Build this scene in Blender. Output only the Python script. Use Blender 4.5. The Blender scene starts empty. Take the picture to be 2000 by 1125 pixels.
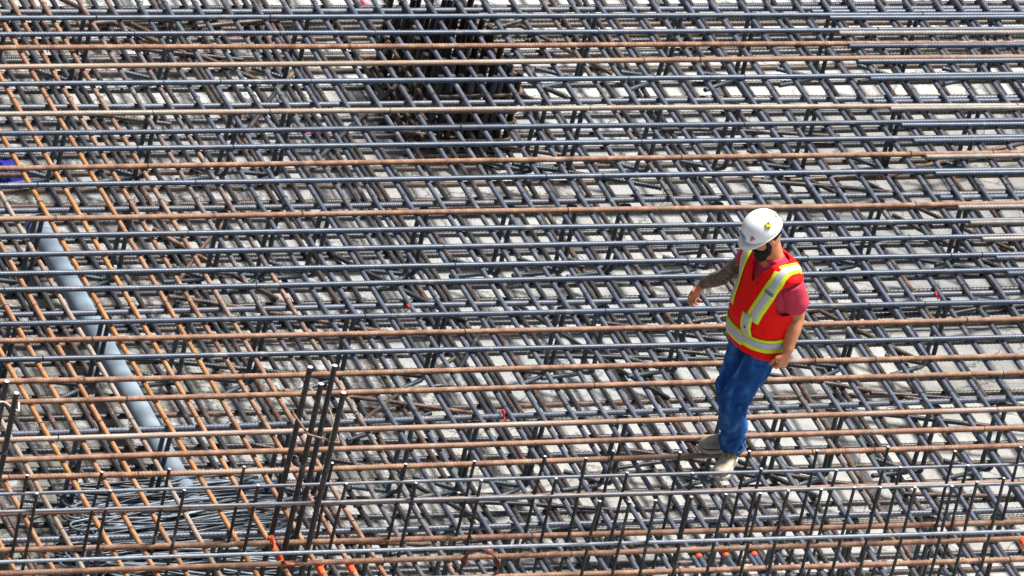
import bpy, math, random
import numpy as np
from mathutils import Vector, Matrix
from mathutils.bvhtree import BVHTree

scene = bpy.context.scene
COL = scene.collection
PI = math.pi

# ------------------------------------------------------------------ camera
CAM = Vector((-26.89089656, -51.78355722, 34.01877957))
CR = Vector((0.91715015, -0.34346145, 0.20216288))
CU = Vector((0.01799509, 0.54242721, 0.83991005))
CF = Vector((0.39813537, 0.76668569, -0.50366782))
FPX = 22288.891
AL = 0.478963492                      # heading of the crosswise bars against the view
RH = Vector((math.cos(AL), -math.sin(AL), 0))     # ground direction to the right
HH = Vector((math.sin(AL), math.cos(AL), 0))      # ground direction away
cd = bpy.data.cameras.new('camera'); cam = bpy.data.objects.new('camera', cd); COL.objects.link(cam)
cd.sensor_width = 36; cd.lens = FPX / 2000 * 36; cd.clip_start = 1; cd.clip_end = 500
m = Matrix((CR, CU, -CF)).transposed().to_4x4(); m.translation = CAM
cam.matrix_world = m
scene.camera = cam
scene.render.resolution_x = 1024; scene.render.resolution_y = 576

# ------------------------------------------------------------------ light
SUN = (RH * 0.34 + HH * 0.22 + Vector((0, 0, 1.0))).normalized()
w = bpy.data.worlds.new('World'); scene.world = w; w.use_nodes = True
nt = w.node_tree; bgn = nt.nodes['Background']
sky = nt.nodes.new('ShaderNodeTexSky'); sky.sky_type = 'NISHITA'; sky.sun_disc = False
sky.sun_elevation = math.asin(SUN.z); sky.sun_rotation = math.atan2(SUN.x, SUN.y)
sky.air_density = 1.0; sky.dust_density = 4.0; sky.ozone_density = 1.0
nt.links.new(sky.outputs[0], bgn.inputs[0]); bgn.inputs[1].default_value = 0.050
sl = bpy.data.lights.new('sun', 'SUN'); sl.energy = 4.5; sl.angle = math.radians(14); sl.color = (1, 0.975, 0.94)
so = bpy.data.objects.new('sun', sl); COL.objects.link(so)
so.rotation_euler = SUN.to_track_quat('Z', 'Y').to_euler()
vs = scene.view_settings
vs.view_transform = 'Standard'; vs.look = 'None'; vs.exposure = 0.92; vs.gamma = 1; vs.use_curve_mapping = False
scene.cycles.max_bounces = 4; scene.cycles.diffuse_bounces = 2; scene.cycles.glossy_bounces = 2

# ------------------------------------------------------------------ helpers
def at(px, py, z=0.0):
    """photo pixel (2000 wide) -> point of the level plane at height z"""
    d = CR * ((px - 1000) / FPX) - CU * ((py - 562.5) / FPX) + CF
    return CAM + d * ((z - CAM.z) / d.z)

def ordinal(n):
    return '%d%s' % (n, 'th' if 10 <= n % 100 <= 20 else {1: 'st', 2: 'nd', 3: 'rd'}.get(n % 10, 'th'))

def tag(o, label=None, cat=None, group=None, kind=None):
    if label: o['label'] = label
    if cat: o['category'] = cat
    if group: o['group'] = group
    if kind: o['kind'] = kind
    return o

def link(name, mesh, parent=None, loc=(0, 0, 0), rot=(0, 0, 0), color=None):
    o = bpy.data.objects.new(name, mesh); COL.objects.link(o)
    o.parent = parent; o.location = loc; o.rotation_euler = rot
    if color: o.color = color
    return o

def empty(name, loc=(0, 0, 0), rz=0):
    o = bpy.data.objects.new(name, None); COL.objects.link(o)
    o.location = loc; o.rotation_euler = (0, 0, rz); o.empty_display_size = 0.1
    return o

def mesh_of(name, verts, faces, mats, smooth=True, midx=None):
    me = bpy.data.meshes.new(name)
    me.from_pydata([tuple(v) for v in verts], [], faces)
    for mm in (mats if isinstance(mats, (list, tuple)) else [mats]): me.materials.append(mm)
    if smooth: me.polygons.foreach_set('use_smooth', [True] * len(me.polygons))
    if midx is not None: me.polygons.foreach_set('material_index', midx)
    me.update()
    return me

def resample(path, step):
    P = [Vector(p) for p in path]; out = [P[0].copy()]; cum = [0]
    for a, b in zip(P, P[1:]): cum.append(cum[-1] + (b - a).length)
    L = cum[-1]; n = max(2, int(round(L / step)))
    j = 0
    for i in range(1, n + 1):
        s = L * i / n
        while j < len(P) - 2 and cum[j + 1] < s: j += 1
        t = (s - cum[j]) / max(1e-9, cum[j + 1] - cum[j])
        out.append(P[j].lerp(P[j + 1], t))
    return out

def sweep(name, path, r, mats, sides=8, pitch=None, rib=0.0, roll=0.0, capmat=0):
    """tube along a path; with pitch it carries the raised ribs of reinforcing steel"""
    path = [Vector(p) for p in path]
    cum = [0.0]
    for a, b in zip(path, path[1:]): cum.append(cum[-1] + (b - a).length)
    L = cum[-1]
    if pitch:
        n = max(1, int(L / pitch)); S = []; Hh = []
        for k in range(n):
            for q, hh in ((0.0, 0), (0.3, 0), (0.48, 1), (0.82, 1)):
                S.append((k + q) * L / n); Hh.append(hh)
        S.append(L); Hh.append(0)
    else:
        S = cum[:]; Hh = [0] * len(S)
    S = np.array(S); Hh = np.array(Hh, float)
    Pn = np.array([tuple(p) for p in path]); cumn = np.array(cum)
    P = np.stack([np.interp(S, cumn, Pn[:, i]) for i in range(3)], 1)
    T = np.gradient(P, axis=0); T /= np.linalg.norm(T, axis=1)[:, None] + 1e-12
    ref = np.array([0, 0, 1.0]) if abs(T[0][2]) < 0.9 else np.array([0, 1.0, 0])
    N = np.zeros_like(P); nprev = ref - T[0] * (ref @ T[0]); nprev /= np.linalg.norm(nprev); N[0] = nprev
    for i in range(1, len(P)):
        v = nprev - T[i] * (nprev @ T[i]); v /= np.linalg.norm(v) + 1e-12; N[i] = v; nprev = v
    B = np.cross(T, N)
    th = np.arange(sides) * 2 * PI / sides + roll
    cr = np.abs(np.sin(th - roll)) ** 0.6                      # crescent ribs between two long ribs
    longrib = (np.abs(np.cos(th - roll)) > 0.97).astype(float)
    rad = r + rib * np.maximum(Hh[:, None] * cr[None, :], 0.75 * longrib[None, :] * (1 if pitch else 0))
    tilt = 0.35 * (pitch or 0) * np.sin(2 * (th - roll))
    V = P[:, None, :] + N[:, None, :] * (rad * np.cos(th)[None, :])[..., None] + B[:, None, :] * (rad * np.sin(th)[None, :])[..., None]
    if pitch:
        fade = np.minimum(1, np.minimum(S, L - S) / pitch)
        V += T[:, None, :] * (tilt[None, :] * fade[:, None])[..., None]
    n = len(P); V = V.reshape(-1, 3)
    i = np.arange(n - 1)[:, None]; j = np.arange(sides)[None, :]; j2 = (j + 1) % sides
    F = np.stack([np.broadcast_to(i * sides + j, (n - 1, sides)), i * sides + j2, (i + 1) * sides + j2, np.broadcast_to((i + 1) * sides + j, (n - 1, sides))], -1).reshape(-1, 4)
    nf = len(F)
    me = bpy.data.meshes.new(name)
    me.vertices.add(len(V)); me.vertices.foreach_set('co', V.ravel())
    loops = np.concatenate([F.ravel(), np.arange(sides)[::-1], np.arange(sides) + (n - 1) * sides])
    me.loops.add(len(loops)); me.loops.foreach_set('vertex_index', loops.astype(np.int32))
    me.polygons.add(nf + 2)
    ls = np.concatenate([np.arange(nf) * 4, [nf * 4, nf * 4 + sides]])
    lt = np.concatenate([np.full(nf, 4), [sides, sides]])
    me.polygons.foreach_set('loop_start', ls.astype(np.int32)); me.polygons.foreach_set('loop_total', lt.astype(np.int32))
    sm = np.ones(nf + 2, bool); sm[-2:] = False
    me.polygons.foreach_set('use_smooth', sm)
    mi = np.zeros(nf + 2, np.int32); mi[-2:] = capmat
    for mm in (mats if isinstance(mats, (list, tuple)) else [mats]): me.materials.append(mm)
    me.polygons.foreach_set('material_index', mi)
    me.update(calc_edges=True); me.validate()
    return me

def straight(L, seed=0, wob=0.004, n=40):
    rnd = random.Random(seed); a = [rnd.uniform(-1, 1) for _ in range(6)]
    out = []
    for i in range(n + 1):
        t = i / n
        y = wob * (a[0] * math.sin(PI * 2 * t + a[1] * 3) + 0.5 * a[2] * math.sin(PI * 5 * t + a[3] * 3))
        z = 0.5 * wob * (a[4] * math.sin(PI * 3 * t + a[5] * 3))
        out.append((-L / 2 + L * t, y, z))
    return out

# ------------------------------------------------------------------ materials
def new_mat(name):
    mt = bpy.data.materials.new(name); mt.use_nodes = True
    return mt, mt.node_tree, mt.node_tree.nodes['Principled BSDF']

def N(nt, kind, **kw):
    n = nt.nodes.new(kind)
    for k, v in kw.items():
        if isinstance(k, str) and hasattr(n, k): setattr(n, k, v)
    return n

def noise(nt, scale, detail=4, rough=0.55, vec=None, dist=0.0):
    n = nt.nodes.new('ShaderNodeTexNoise'); n.inputs['Scale'].default_value = scale
    n.inputs['Detail'].default_value = detail; n.inputs['Roughness'].default_value = rough
    n.inputs['Distortion'].default_value = dist
    if vec is not None: nt.links.new(vec, n.inputs['Vector'])
    return n

def ramp(nt, fac, stops):
    r = nt.nodes.new('ShaderNodeValToRGB'); e = r.color_ramp.elements
    while len(e) < len(stops): e.new(0.5)
    for el, (p, c) in zip(e, stops): el.position = p; el.color = (c, c, c, 1) if isinstance(c, (int, float)) else (*c, 1)
    nt.links.new(fac, r.inputs[0]); return r

def mix(nt, fac, a, b, mode='MIX'):
    n = nt.nodes.new('ShaderNodeMix'); n.data_type = 'RGBA'; n.blend_type = mode
    for i, v in ((0, fac), (6, a), (7, b)):
        if hasattr(v, 'is_linked'): nt.links.new(v, n.inputs[i])
        elif isinstance(v, (int, float)): n.inputs[i].default_value = v if i == 0 else (v, v, v, 1)
        else: n.inputs[i].default_value = (*v, 1)
    return n.outputs[2]

def math_n(nt, op, a, b=0.0, clamp=False):
    n = nt.nodes.new('ShaderNodeMath'); n.operation = op; n.use_clamp = clamp
    for sock, v in ((n.inputs[0], a), (n.inputs[1], b)):
        if hasattr(v, 'is_linked'): nt.links.new(v, sock)
        else: sock.default_value = v
    return n.outputs[0]

def bump(nt, bs, h, strength=0.3, dist=0.002):
    b = nt.nodes.new('ShaderNodeBump'); b.inputs['Strength'].default_value = strength; b.inputs['Distance'].default_value = dist
    nt.links.new(h, b.inputs['Height']); nt.links.new(b.outputs[0], bs.inputs['Normal'])

def make_steel():
    mt, nt, bs = new_mat('rebar_steel')
    oi = nt.nodes.new('ShaderNodeObjectInfo'); tc = nt.nodes.new('ShaderNodeTexCoord')
    off = nt.nodes.new('ShaderNodeVectorMath'); off.operation = 'MULTIPLY_ADD'
    cmb = nt.nodes.new('ShaderNodeCombineXYZ')
    nt.links.new(math_n(nt, 'MULTIPLY', oi.outputs['Random'], 97.0), cmb.inputs[0]); nt.links.new(math_n(nt, 'MULTIPLY', oi.outputs['Random'], 41.0), cmb.inputs[1])
    nt.links.new(tc.outputs['Object'], off.inputs[0]); off.inputs[1].default_value = (1, 1, 1); nt.links.new(cmb.outputs[0], off.inputs[2])
    v = off.outputs[0]
    big = noise(nt, 1.0, 2, 0.6, v); mid = noise(nt, 14, 3, 0.65, v); fine = noise(nt, 160, 1, 0.6, v)
    # rust cover: alpha of the object's colour sets how much
    s = math_n(nt, 'ADD', math_n(nt, 'MULTIPLY', big.outputs[0], 0.6), math_n(nt, 'MULTIPLY', mid.outputs[0], 0.4))
    t = math_n(nt, 'SUBTRACT', math_n(nt, 'ADD', s, oi.outputs['Alpha']), 0.72)
    fac = math_n(nt, 'MULTIPLY', t, 4.6, True)
    rust = ramp(nt, mid.outputs[0], [(0.3, (0.13, 0.06, 0.036)), (0.5, (0.255, 0.13, 0.074)), (0.7, (0.38, 0.225, 0.135))])
    var = ramp(nt, mid.outputs[0], [(0.25, 0.62), (0.75, 1.3)])
    base = mix(nt, 1.0, oi.outputs['Color'], var.outputs[0], 'MULTIPLY')
    c = mix(nt, fac, base, rust.outputs[0])
    spl = noise(nt, 4.3, 3, 0.75, v); sf = ramp(nt, spl.outputs[0], [(0.60, 0.0), (0.70, 0.55)])
    c = mix(nt, sf.outputs[0], c, (0.30, 0.28, 0.25))
    fv = ramp(nt, fine.outputs[0], [(0.3, 0.7), (0.7, 1.2)])
    c = mix(nt, 1.0, c, fv.outputs[0], 'MULTIPLY')
    nt.links.new(c, bs.inputs['Base Color'])
    rr = math_n(nt, 'ADD', math_n(nt, 'MULTIPLY', fac, 0.35), 0.38); nt.links.new(rr, bs.inputs['Roughness'])
    bs.inputs['Metallic'].default_value = 0.0; bs.inputs['Specular IOR Level'].default_value = 0.5
    return mt

def simple(name, col, rough=0.6, var=0.15, scale=30, bmp=0.2, spec=0.5, dist=0.002):
    mt, nt, bs = new_mat(name); tc = nt.nodes.new('ShaderNodeTexCoord')
    n = noise(nt, scale, 5, 0.6, tc.outputs['Object'])
    r = ramp(nt, n.outputs[0], [(0.3, 1 - var), (0.7, 1 + var)])
    nt.links.new(mix(nt, 1.0, col, r.outputs[0], 'MULTIPLY'), bs.inputs['Base Color'])
    bs.inputs['Roughness'].default_value = rough; bs.inputs['Specular IOR Level'].default_value = spec
    if bmp: bump(nt, bs, n.outputs[0], bmp, dist)
    return mt

def make_ground():
    mt, nt, bs = new_mat('blinding_concrete'); tc = nt.nodes.new('ShaderNodeTexCoord'); v = tc.outputs['Object']
    a = noise(nt, 0.55, 4, 0.6, v); b = noise(nt, 3.2, 6, 0.65, v, 0.6); c = noise(nt, 28, 6, 0.7, v); d = noise(nt, 140, 3, 0.6, v)
    tone = ramp(nt, b.outputs[0], [(0.3, (0.38, 0.382, 0.376)), (0.5, (0.48, 0.48, 0.472)), (0.72, (0.55, 0.55, 0.54))])
    warm = ramp(nt, a.outputs[0], [(0.38, (0.94, 0.97, 1.0)), (0.6, (1.02, 1.0, 0.95))])
    c1 = mix(nt, 1.0, tone.outputs[0], warm.outputs[0], 'MULTIPLY')
    # wet mud left on the slab, thicker towards the far left part of the pit
    sx = nt.nodes.new('ShaderNodeSeparateXYZ'); nt.links.new(v, sx.inputs[0])
    side = math_n(nt, 'MULTIPLY', math_n(nt, 'SUBTRACT', 0.6, sx.outputs[0]), 0.035, False)
    mm = math_n(nt, 'ADD', math_n(nt, 'ADD', math_n(nt, 'MULTIPLY', b.outputs[0], 0.6), math_n(nt, 'MULTIPLY', c.outputs[0], 0.4)), side)
    mud = ramp(nt, mm, [(0.555, 0.0), (0.62, 0.8)])
    mudc = ramp(nt, c.outputs[0], [(0.3, (0.07, 0.06, 0.05)), (0.7, (0.20, 0.18, 0.15))])
    c2 = mix(nt, mud.outputs[0], c1, mudc.outputs[0])
    sp = ramp(nt, d.outputs[0], [(0.28, 0.6), (0.5, 1.0), (0.8, 1.12)])
    c3 = mix(nt, 1.0, c2, sp.outputs[0], 'MULTIPLY')
    # hairline cracks
    vor = nt.nodes.new('ShaderNodeTexVoronoi'); vor.feature = 'DISTANCE_TO_EDGE'; vor.inputs['Scale'].default_value = 1.6
    wv = nt.nodes.new('ShaderNodeVectorMath'); wv.operation = 'ADD'; nt.links.new(v, wv.inputs[0])
    sc = nt.nodes.new('ShaderNodeVectorMath'); sc.operation = 'SCALE'; sc.inputs['Scale'].default_value = 0.25; nt.links.new(b.outputs['Color'], sc.inputs[0]); nt.links.new(sc.outputs[0], wv.inputs[1])
    nt.links.new(wv.outputs[0], vor.inputs['Vector'])
    ck = ramp(nt, vor.outputs['Distance'], [(0.0, 0.35), (0.012, 1.0)])
    c4 = mix(nt, 1.0, c3, ck.outputs[0], 'MULTIPLY')
    nt.links.new(c4, bs.inputs['Base Color']); bs.inputs['Roughness'].default_value = 0.9; bs.inputs['Specular IOR Level'].default_value = 0.2
    hh = math_n(nt, 'ADD', c.outputs[0], math_n(nt, 'MULTIPLY', mud.outputs[0], 0.8))
    bump(nt, bs, hh, 0.6, 0.010)
    return mt

STEEL = make_steel()
CUT = simple('sawn_bar_end', (0.60, 0.58, 0.64), 0.4, 0.1, 60, 0)
GROUND = make_ground()

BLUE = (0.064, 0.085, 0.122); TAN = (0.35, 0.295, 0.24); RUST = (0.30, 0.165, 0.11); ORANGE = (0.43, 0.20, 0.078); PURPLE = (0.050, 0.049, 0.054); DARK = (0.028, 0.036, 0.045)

def tint(c, a, rnd, v=0.12):
    k = 1 + rnd.uniform(-v, v)
    return (c[0] * k, c[1] * k * (1 + rnd.uniform(-.02, .02)), c[2] * k * (1 + rnd.uniform(-.05, .05)), a)

# ------------------------------------------------------------------ setting: the slab
GZ = -0.775
def grid_mesh(name, x0, x1, y0, y1, nx, ny, mat, amp=0.0):
    rnd = np.random.RandomState(4)
    xs = np.linspace(x0, x1, nx + 1); ys = np.linspace(y0, y1, ny + 1)
    V = []; F = []
    for y in ys:
        for x in xs:
            z = amp * (math.sin(x * 1.7 + 1.3 * math.sin(y * 0.9)) + math.sin(y * 2.3 + x * 0.4))
            V.append((x, y, z))
    for j in range(ny):
        for i in range(nx):
            a = j * (nx + 1) + i; F.append((a, a + 1, a + nx + 2, a + nx + 1))
    return mesh_of(name, V, F, mat)
g = link('ground', grid_mesh('ground', -60, 60, -60, 60, 160, 160, GROUND, 0.006), loc=(0, 0, GZ)); tag(g, kind='structure')

# ------------------------------------------------------------------ reinforcing mats
rnd = random.Random(11)
RA = 0.0158
LA = 12.4; LB = 9.0
A_MESH = [sweep('crosswise_rebar_%d' % i, straight(LA, i, 0.007), RA, [STEEL, CUT], 10, 0.0215, 0.0016, roll=[0.2, 1.1, 0.7, 1.5][i]) for i in range(4)]
B_MESH = [sweep('slanting_rebar_%d' % i, straight(LB, 20 + i, 0.006), 0.0140, [STEEL, CUT], 10, 0.023, 0.0020, roll=[0.3, 1.0, 1.6, 0.6][i]) for i in range(4)]
C_MESH = [sweep('support_rebar_%d' % i, straight(LA, 40 + i, 0.006), 0.0165, [STEEL, CUT], 10, 0.026, 0.0028, roll=1.2 + i) for i in range(2)]
LOW_A = [sweep('lower_crosswise_rebar_%d' % i, straight(LA, 60 + i, 0.010), 0.0165, [STEEL, CUT], 8, 0.028, 0.003, roll=1.0 + i) for i in range(3)]
LOW_B = [sweep('lower_slanting_rebar_%d' % i, straight(LB + 0.6, 80 + i, 0.010), 0.0150, [STEEL, CUT], 8, 0.028, 0.003, roll=1.0 + i) for i in range(3)]
ZB = -0.0345; ZC = -0.0695

def line_pose(p, q, centre):
    """yaw and centre of a bar through p and q, centred where its x (or y) is `centre`"""
    d = (q - p); d.z = 0
    return d, math.atan2(d.y, d.x)

A_ROWS = [  # photo heights of each bar at x = 0, 2000; colour; rust
    (35.5, 28, 'b', .12), (66.5, 57.6, 'b', .10), (96.4, 82, 'r', .62), (130, 112, 't', .36), (164, 145, 'b', .10),
    (224, 204.5, 't', .24), (258, 236.5, 'b', .10), (293, 266.7, 'b', .10), (329, 298, 'r', .55), (363, 330.7, 'b', .10),
    (427, 397, 't', .44), (462.5, 428, 'b', .10), (498, 460, 'b', .10), (535, 496.6, 'b', .12), (564.5, 527.6, 'b', .14),
    (632, 590.5, 'b', .10), (666.6, 622.5, 't', .46), (702, 658, 'b', .10), (744, 694.7, 't', .50), (785, 729, 't', .50),
    (860, 798, 't', .34), (899, 836, 'r', .42), (933, 870, 't', .44), (1004, 940, 't', .40), (1076, 1018, 'r', .50),
    (1120, 1052, 't', .46), (1164, 1092, 'r', .55)]
CNAME = {'b': 'blue-grey', 't': 'tan rusty', 'r': 'red-brown rusty', 'o': 'orange rusty', 'p': 'dull grey-brown'}
CVAL = {'b': BLUE, 't': TAN, 'r': RUST, 'o': ORANGE, 'p': PURPLE}
GA = 'long crosswise bars of the upper mat'
XC = 0.75
a_pose = []
for i, (y0, y1, c, al) in enumerate(A_ROWS):
    p, q = at(0, y0), at(2000, y1)
    ang = math.atan2(q.y - p.y, q.x - p.x)
    t = (XC - p.x) / (q.x - p.x); cy = p.y + (q.y - p.y) * t
    a_pose.append((cy, ang))
    o = link('crosswise_rebar', A_MESH[i % 4], loc=(XC, cy, 0), rot=(rnd.uniform(0, 6.28), 0, ang), color=tint(CVAL[c], al, rnd))
    tag(o, '%s ribbed steel bar running across the upper mat, %s crosswise bar from the top' % (CNAME[c], ordinal(i + 1)), 'rebar', GA)

# bars of the next bundle, lapped against the first along the right edge
lap_x = [1615, 1634, 1653, 1670, 1694, 1734, 1755, 1779, 1803, 1821, 1866, 1889, 1913, 1940, 1962]
lap_c = 'btbbbtbbtbtttbb'
LAPM = [sweep('lapped_rebar_%d' % i, [(x + 1.5, y, z) for x, y, z in straight(3.0, 120 + i, 0.002)], RA, [STEEL, CUT], 10, 0.0215, 0.0023, roll=0.4 + i) for i in range(3)]
for i, lx in enumerate(lap_x):
    cy, ang = a_pose[i]
    y0, y1 = A_ROWS[i][:2]
    p = at(lx, y0 + (y1 - y0) * lx / 2000)
    p.y = cy + math.tan(ang) * (p.x - XC) - 0.0345
    c = lap_c[i]
    o = link('lapped_rebar', LAPM[i % 3], loc=(p.x, p.y, 0), rot=(0, 0, ang), color=tint(CVAL[c] if c == 'b' else (0.24, 0.215, 0.19), .12 if c == 'b' else .16, rnd))
    tag(o, '%s bar beginning near the right edge, lapped under the %s crosswise bar' % ('blue-grey' if c == 'b' else 'pale tan', ordinal(i + 1)), 'rebar', 'lapped bars at the right edge')

# slanting bars directly under the crosswise ones
BX = {-3: -3.847, -2: -3.664, -1: -3.425, 0: -3.239, 1: -3.06, 2: -2.869, 3: -2.649, 4: -2.457, 5: -2.244, 6: -2.072, 7: -1.885, 8: -1.654, 9: -1.462, 10: -1.266, 11: -1.089, 12: -0.891, 13: -0.712, 14: -0.513, 15: -0.318, 16: -0.117, 17: 0.091, 18: 0.276, 19: 0.452, 20: 0.624, 21: 0.816, 22: 0.997, 23: 1.194, 24: 1.398, 25: 1.589, 26: 1.775, 27: 1.98, 28: 2.167, 29: 2.369, 30: 2.545, 31: 2.741, 32: 2.925, 33: 3.13, 34: 3.312, 35: 3.495, 36: 3.685, 37: 3.875, 38: 4.084, 39: 4.229, 40: 4.406, 41: 4.626, -4: -4.05, 42: 4.82, 43: 5.0}
B_TOP = {6:37,7:97,8:170,9:226,10:285,11:334,12:394,13:451,14:510,15:569,16:629,17:694,18:746,19:804,20:852,21:909,22:961,23:1017,24:1077,25:1131,26:1182,27:1242,28:1289,29:1355,30:1405,31:1461,32:1512,33:1569,34:1625,35:1677,36:1731,37:1785,38:1844,39:1885,40:1935,41:1997}
B_MID = {0:29,1:86,2:145,3:212,4:274,5:341,6:400,7:456,8:527,9:586,10:647,11:702,12:762,13:817,14:877,15:935,16:994,17:1060,18:1116,19:1166,20:1217,21:1276,22:1332,23:1389,27:1626,28:1684,29:1739,30:1791,31:1849,32:1905,33:1967}
B_BOT = {-3:80,-2:139,-1:216,0:275,1:332,2:394,3:466,4:525,5:592,6:650,7:707,8:777,9:839,10:900,11:959,12:1020,13:1072,14:1135,15:1196,16:1261,17:1319,18:1379,19:1431,20:1487,21:1545,22:1600,23:1664,24:1725,25:1785,26:1845,27:1905,28:1967}
def a_y(row, x): return A_ROWS[row][0] + (A_ROWS[row][1] - A_ROWS[row][0]) * x / 2000
B_ANG = {}
YC = 0.3
for k in sorted(BX):
    pts = [at(d[k], a_y(r, d[k]) - 2, ZB) for d, r in ((B_TOP, 0), (B_MID, 15), (B_BOT, 24)) if k in d]
    if len(pts) >= 2: B_ANG[k] = math.atan2(pts[0].y - pts[-1].y, pts[0].x - pts[-1].x)
mean_l = np.mean([v for k, v in B_ANG.items() if k < 8])
mean_r = np.mean([v for k, v in B_ANG.items() if k > 26])
b_pos = {}
for n, k in enumerate(sorted(BX)):
    pts = [at(d[k], a_y(r, d[k]) - 2, ZB) for d, r in ((B_TOP, 0), (B_MID, 15), (B_BOT, 24)) if k in d]
    ang = B_ANG.get(k, mean_l if k < 10 else mean_r)
    if pts:
        c0 = sum(pts, Vector()) / len(pts)
        x = c0.x + (YC - c0.y) / math.tan(ang)
    else:
        x = BX[k] + 0.01
    if k <= 5: c, al = [('o', .30), ('o', .12), ('t', .30), ('o', .34)][(k * 3) % 4]
    elif k <= 7: c, al = ('t', .42)
    elif k <= 9: c, al = ('b', .30)
    else: c, al = rnd.choice([('b', .05)] * 8 + [('b', .14), ('n', .14)])
    col = {'b': (0.092, 0.106, 0.135), 'n': (0.15, 0.13, 0.118), 'o': ORANGE, 't': TAN}[c]
    b_pos[k] = (x, ang)
    o = link('slanting_rebar', B_MESH[n % 4], loc=(x, YC, ZB), rot=(rnd.uniform(0, 6.28), 0, ang), color=tint(col, al, rnd))
    nm = {'b': 'blue-grey', 'n': 'brownish grey', 'o': 'orange rusty', 't': 'tan rusty'}[c]
    tag(o, '%s ribbed bar slanting beneath the crosswise bars, %s of that layer from the left' % (nm, ordinal(n + 1)), 'rebar', 'slanting bars of the upper mat')

# thick bars under both layers, carried by the chairs
C_ROWS = [(23.5, 16), (210, 190), (413, 377), (615, 572), (848, 778), (1057, 996)]
c_pose = []
for i, (y0, y1) in enumerate(C_ROWS):
    p, q = at(0, y0, ZC), at(2000, y1, ZC)
    ang = math.atan2(q.y - p.y, q.x - p.x); cy = p.y + (q.y - p.y) * (XC - p.x) / (q.x - p.x)
    c_pose.append((cy, ang))
    o = link('support_rebar', C_MESH[i % 2], loc=(XC, cy, ZC), rot=(rnd.uniform(0, 6), 0, ang), color=tint((0.085, 0.10, 0.13), .08, rnd))
    tag(o, 'thick blue-grey bar carrying the upper mat from below, %s such bar from the top' % ordinal(i + 1), 'rebar', 'support bars on the chairs')
for i, lx in enumerate([1580, 1700, 1830]):
    cy, ang = c_pose[i]; y0, y1 = C_ROWS[i]
    p = at(lx, y0 + (y1 - y0) * lx / 2000, ZC); p.y = cy + math.tan(ang) * (p.x - XC) - 0.036
    o = link('lapped_rebar', LAPM[i], loc=(p.x, p.y, ZC), rot=(0, 0, ang), color=tint((0.085, 0.10, 0.13), .08, rnd))
    tag(o, 'blue-grey bar end at right lapped against the %s support bar from the top' % ordinal(i + 1), 'rebar', 'lapped bars at the right edge')

# lower mat
ZLB = -0.615; ZLA = -0.652
LY = []
y = at(1300, 101, ZLA).y
k0 = -40
yy = y + 0.187 * 5
while yy > -2.25:
    LY.append(yy); yy -= 0.187
n = 0
for yv in LY:
    twin = rnd.random() < 0.22
    for s in ((0, 1) if twin else (0,)):
        n += 1
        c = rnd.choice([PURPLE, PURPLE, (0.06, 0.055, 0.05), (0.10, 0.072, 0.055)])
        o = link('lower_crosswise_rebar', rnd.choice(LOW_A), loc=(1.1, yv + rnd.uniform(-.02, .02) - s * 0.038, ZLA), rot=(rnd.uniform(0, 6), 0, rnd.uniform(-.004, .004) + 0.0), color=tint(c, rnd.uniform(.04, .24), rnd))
        tag(o, 'dull grey-brown bar running across deep in the lower mat, %s of them from the top' % ordinal(n), 'rebar', 'crosswise bars of the lower mat')
PZ = ZLA + .0205 + .062                     # the pipe rests on the lower crosswise bars
PX0, PX1 = sorted((at(72, 440, PZ).x, at(352, 945, PZ).x)); PX0 -= .10; PX1 += .10
xs_low = []
lr = random.Random(31)
for k in sorted(b_pos):
    if k > 41: continue
    x0 = b_pos[k][0] + 0.42 + 0.088 + lr.uniform(-.035, .035)
    xs_low.append(x0)
    if lr.random() < .22: xs_low.append(x0 + lr.uniform(.036, .06))
n = 0
for xx in xs_low:
    if PX0 < xx < PX1: continue
    n += 1
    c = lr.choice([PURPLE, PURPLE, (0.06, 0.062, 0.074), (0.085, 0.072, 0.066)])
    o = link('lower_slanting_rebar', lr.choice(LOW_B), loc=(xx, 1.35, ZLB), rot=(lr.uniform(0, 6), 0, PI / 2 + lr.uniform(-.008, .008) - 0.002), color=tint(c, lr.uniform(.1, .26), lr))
    tag(o, 'dull purple-grey bar slanting across the lower mat, %s of that layer from the left' % ordinal(n), 'rebar', 'slanting bars of the lower mat')
# short bars and off-cuts left lying on the lower mat
CUTS = [sweep('loose_bar_%d' % i, [(x, .03 * math.sin(x * 2.2 + i), 0) for x in np.linspace(-(.35 + .12 * i), .35 + .12 * i, 16)], 0.0125 + .002 * (i % 2), [STEEL, CUT], 8, 0.02, 0.002) for i in range(4)]
sp = sorted((lr.uniform(-20, 1980), lr.uniform(20, 1080)) for _ in range(54))
for j, (px, py) in enumerate(sp):
    p = at(px, py, ZLB + .036)
    if PX0 - .5 < p.x < PX1 + .5: p.x += 1.3
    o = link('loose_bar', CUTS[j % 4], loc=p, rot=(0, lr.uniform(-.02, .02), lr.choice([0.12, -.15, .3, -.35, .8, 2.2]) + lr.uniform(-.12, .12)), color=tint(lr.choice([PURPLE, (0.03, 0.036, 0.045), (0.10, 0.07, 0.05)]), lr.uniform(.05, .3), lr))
    tag(o, 'short loose dark bar lying on the lower mat, %s such piece from the left' % ordinal(j + 1), 'rebar', 'loose bars on the lower mat')

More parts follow.
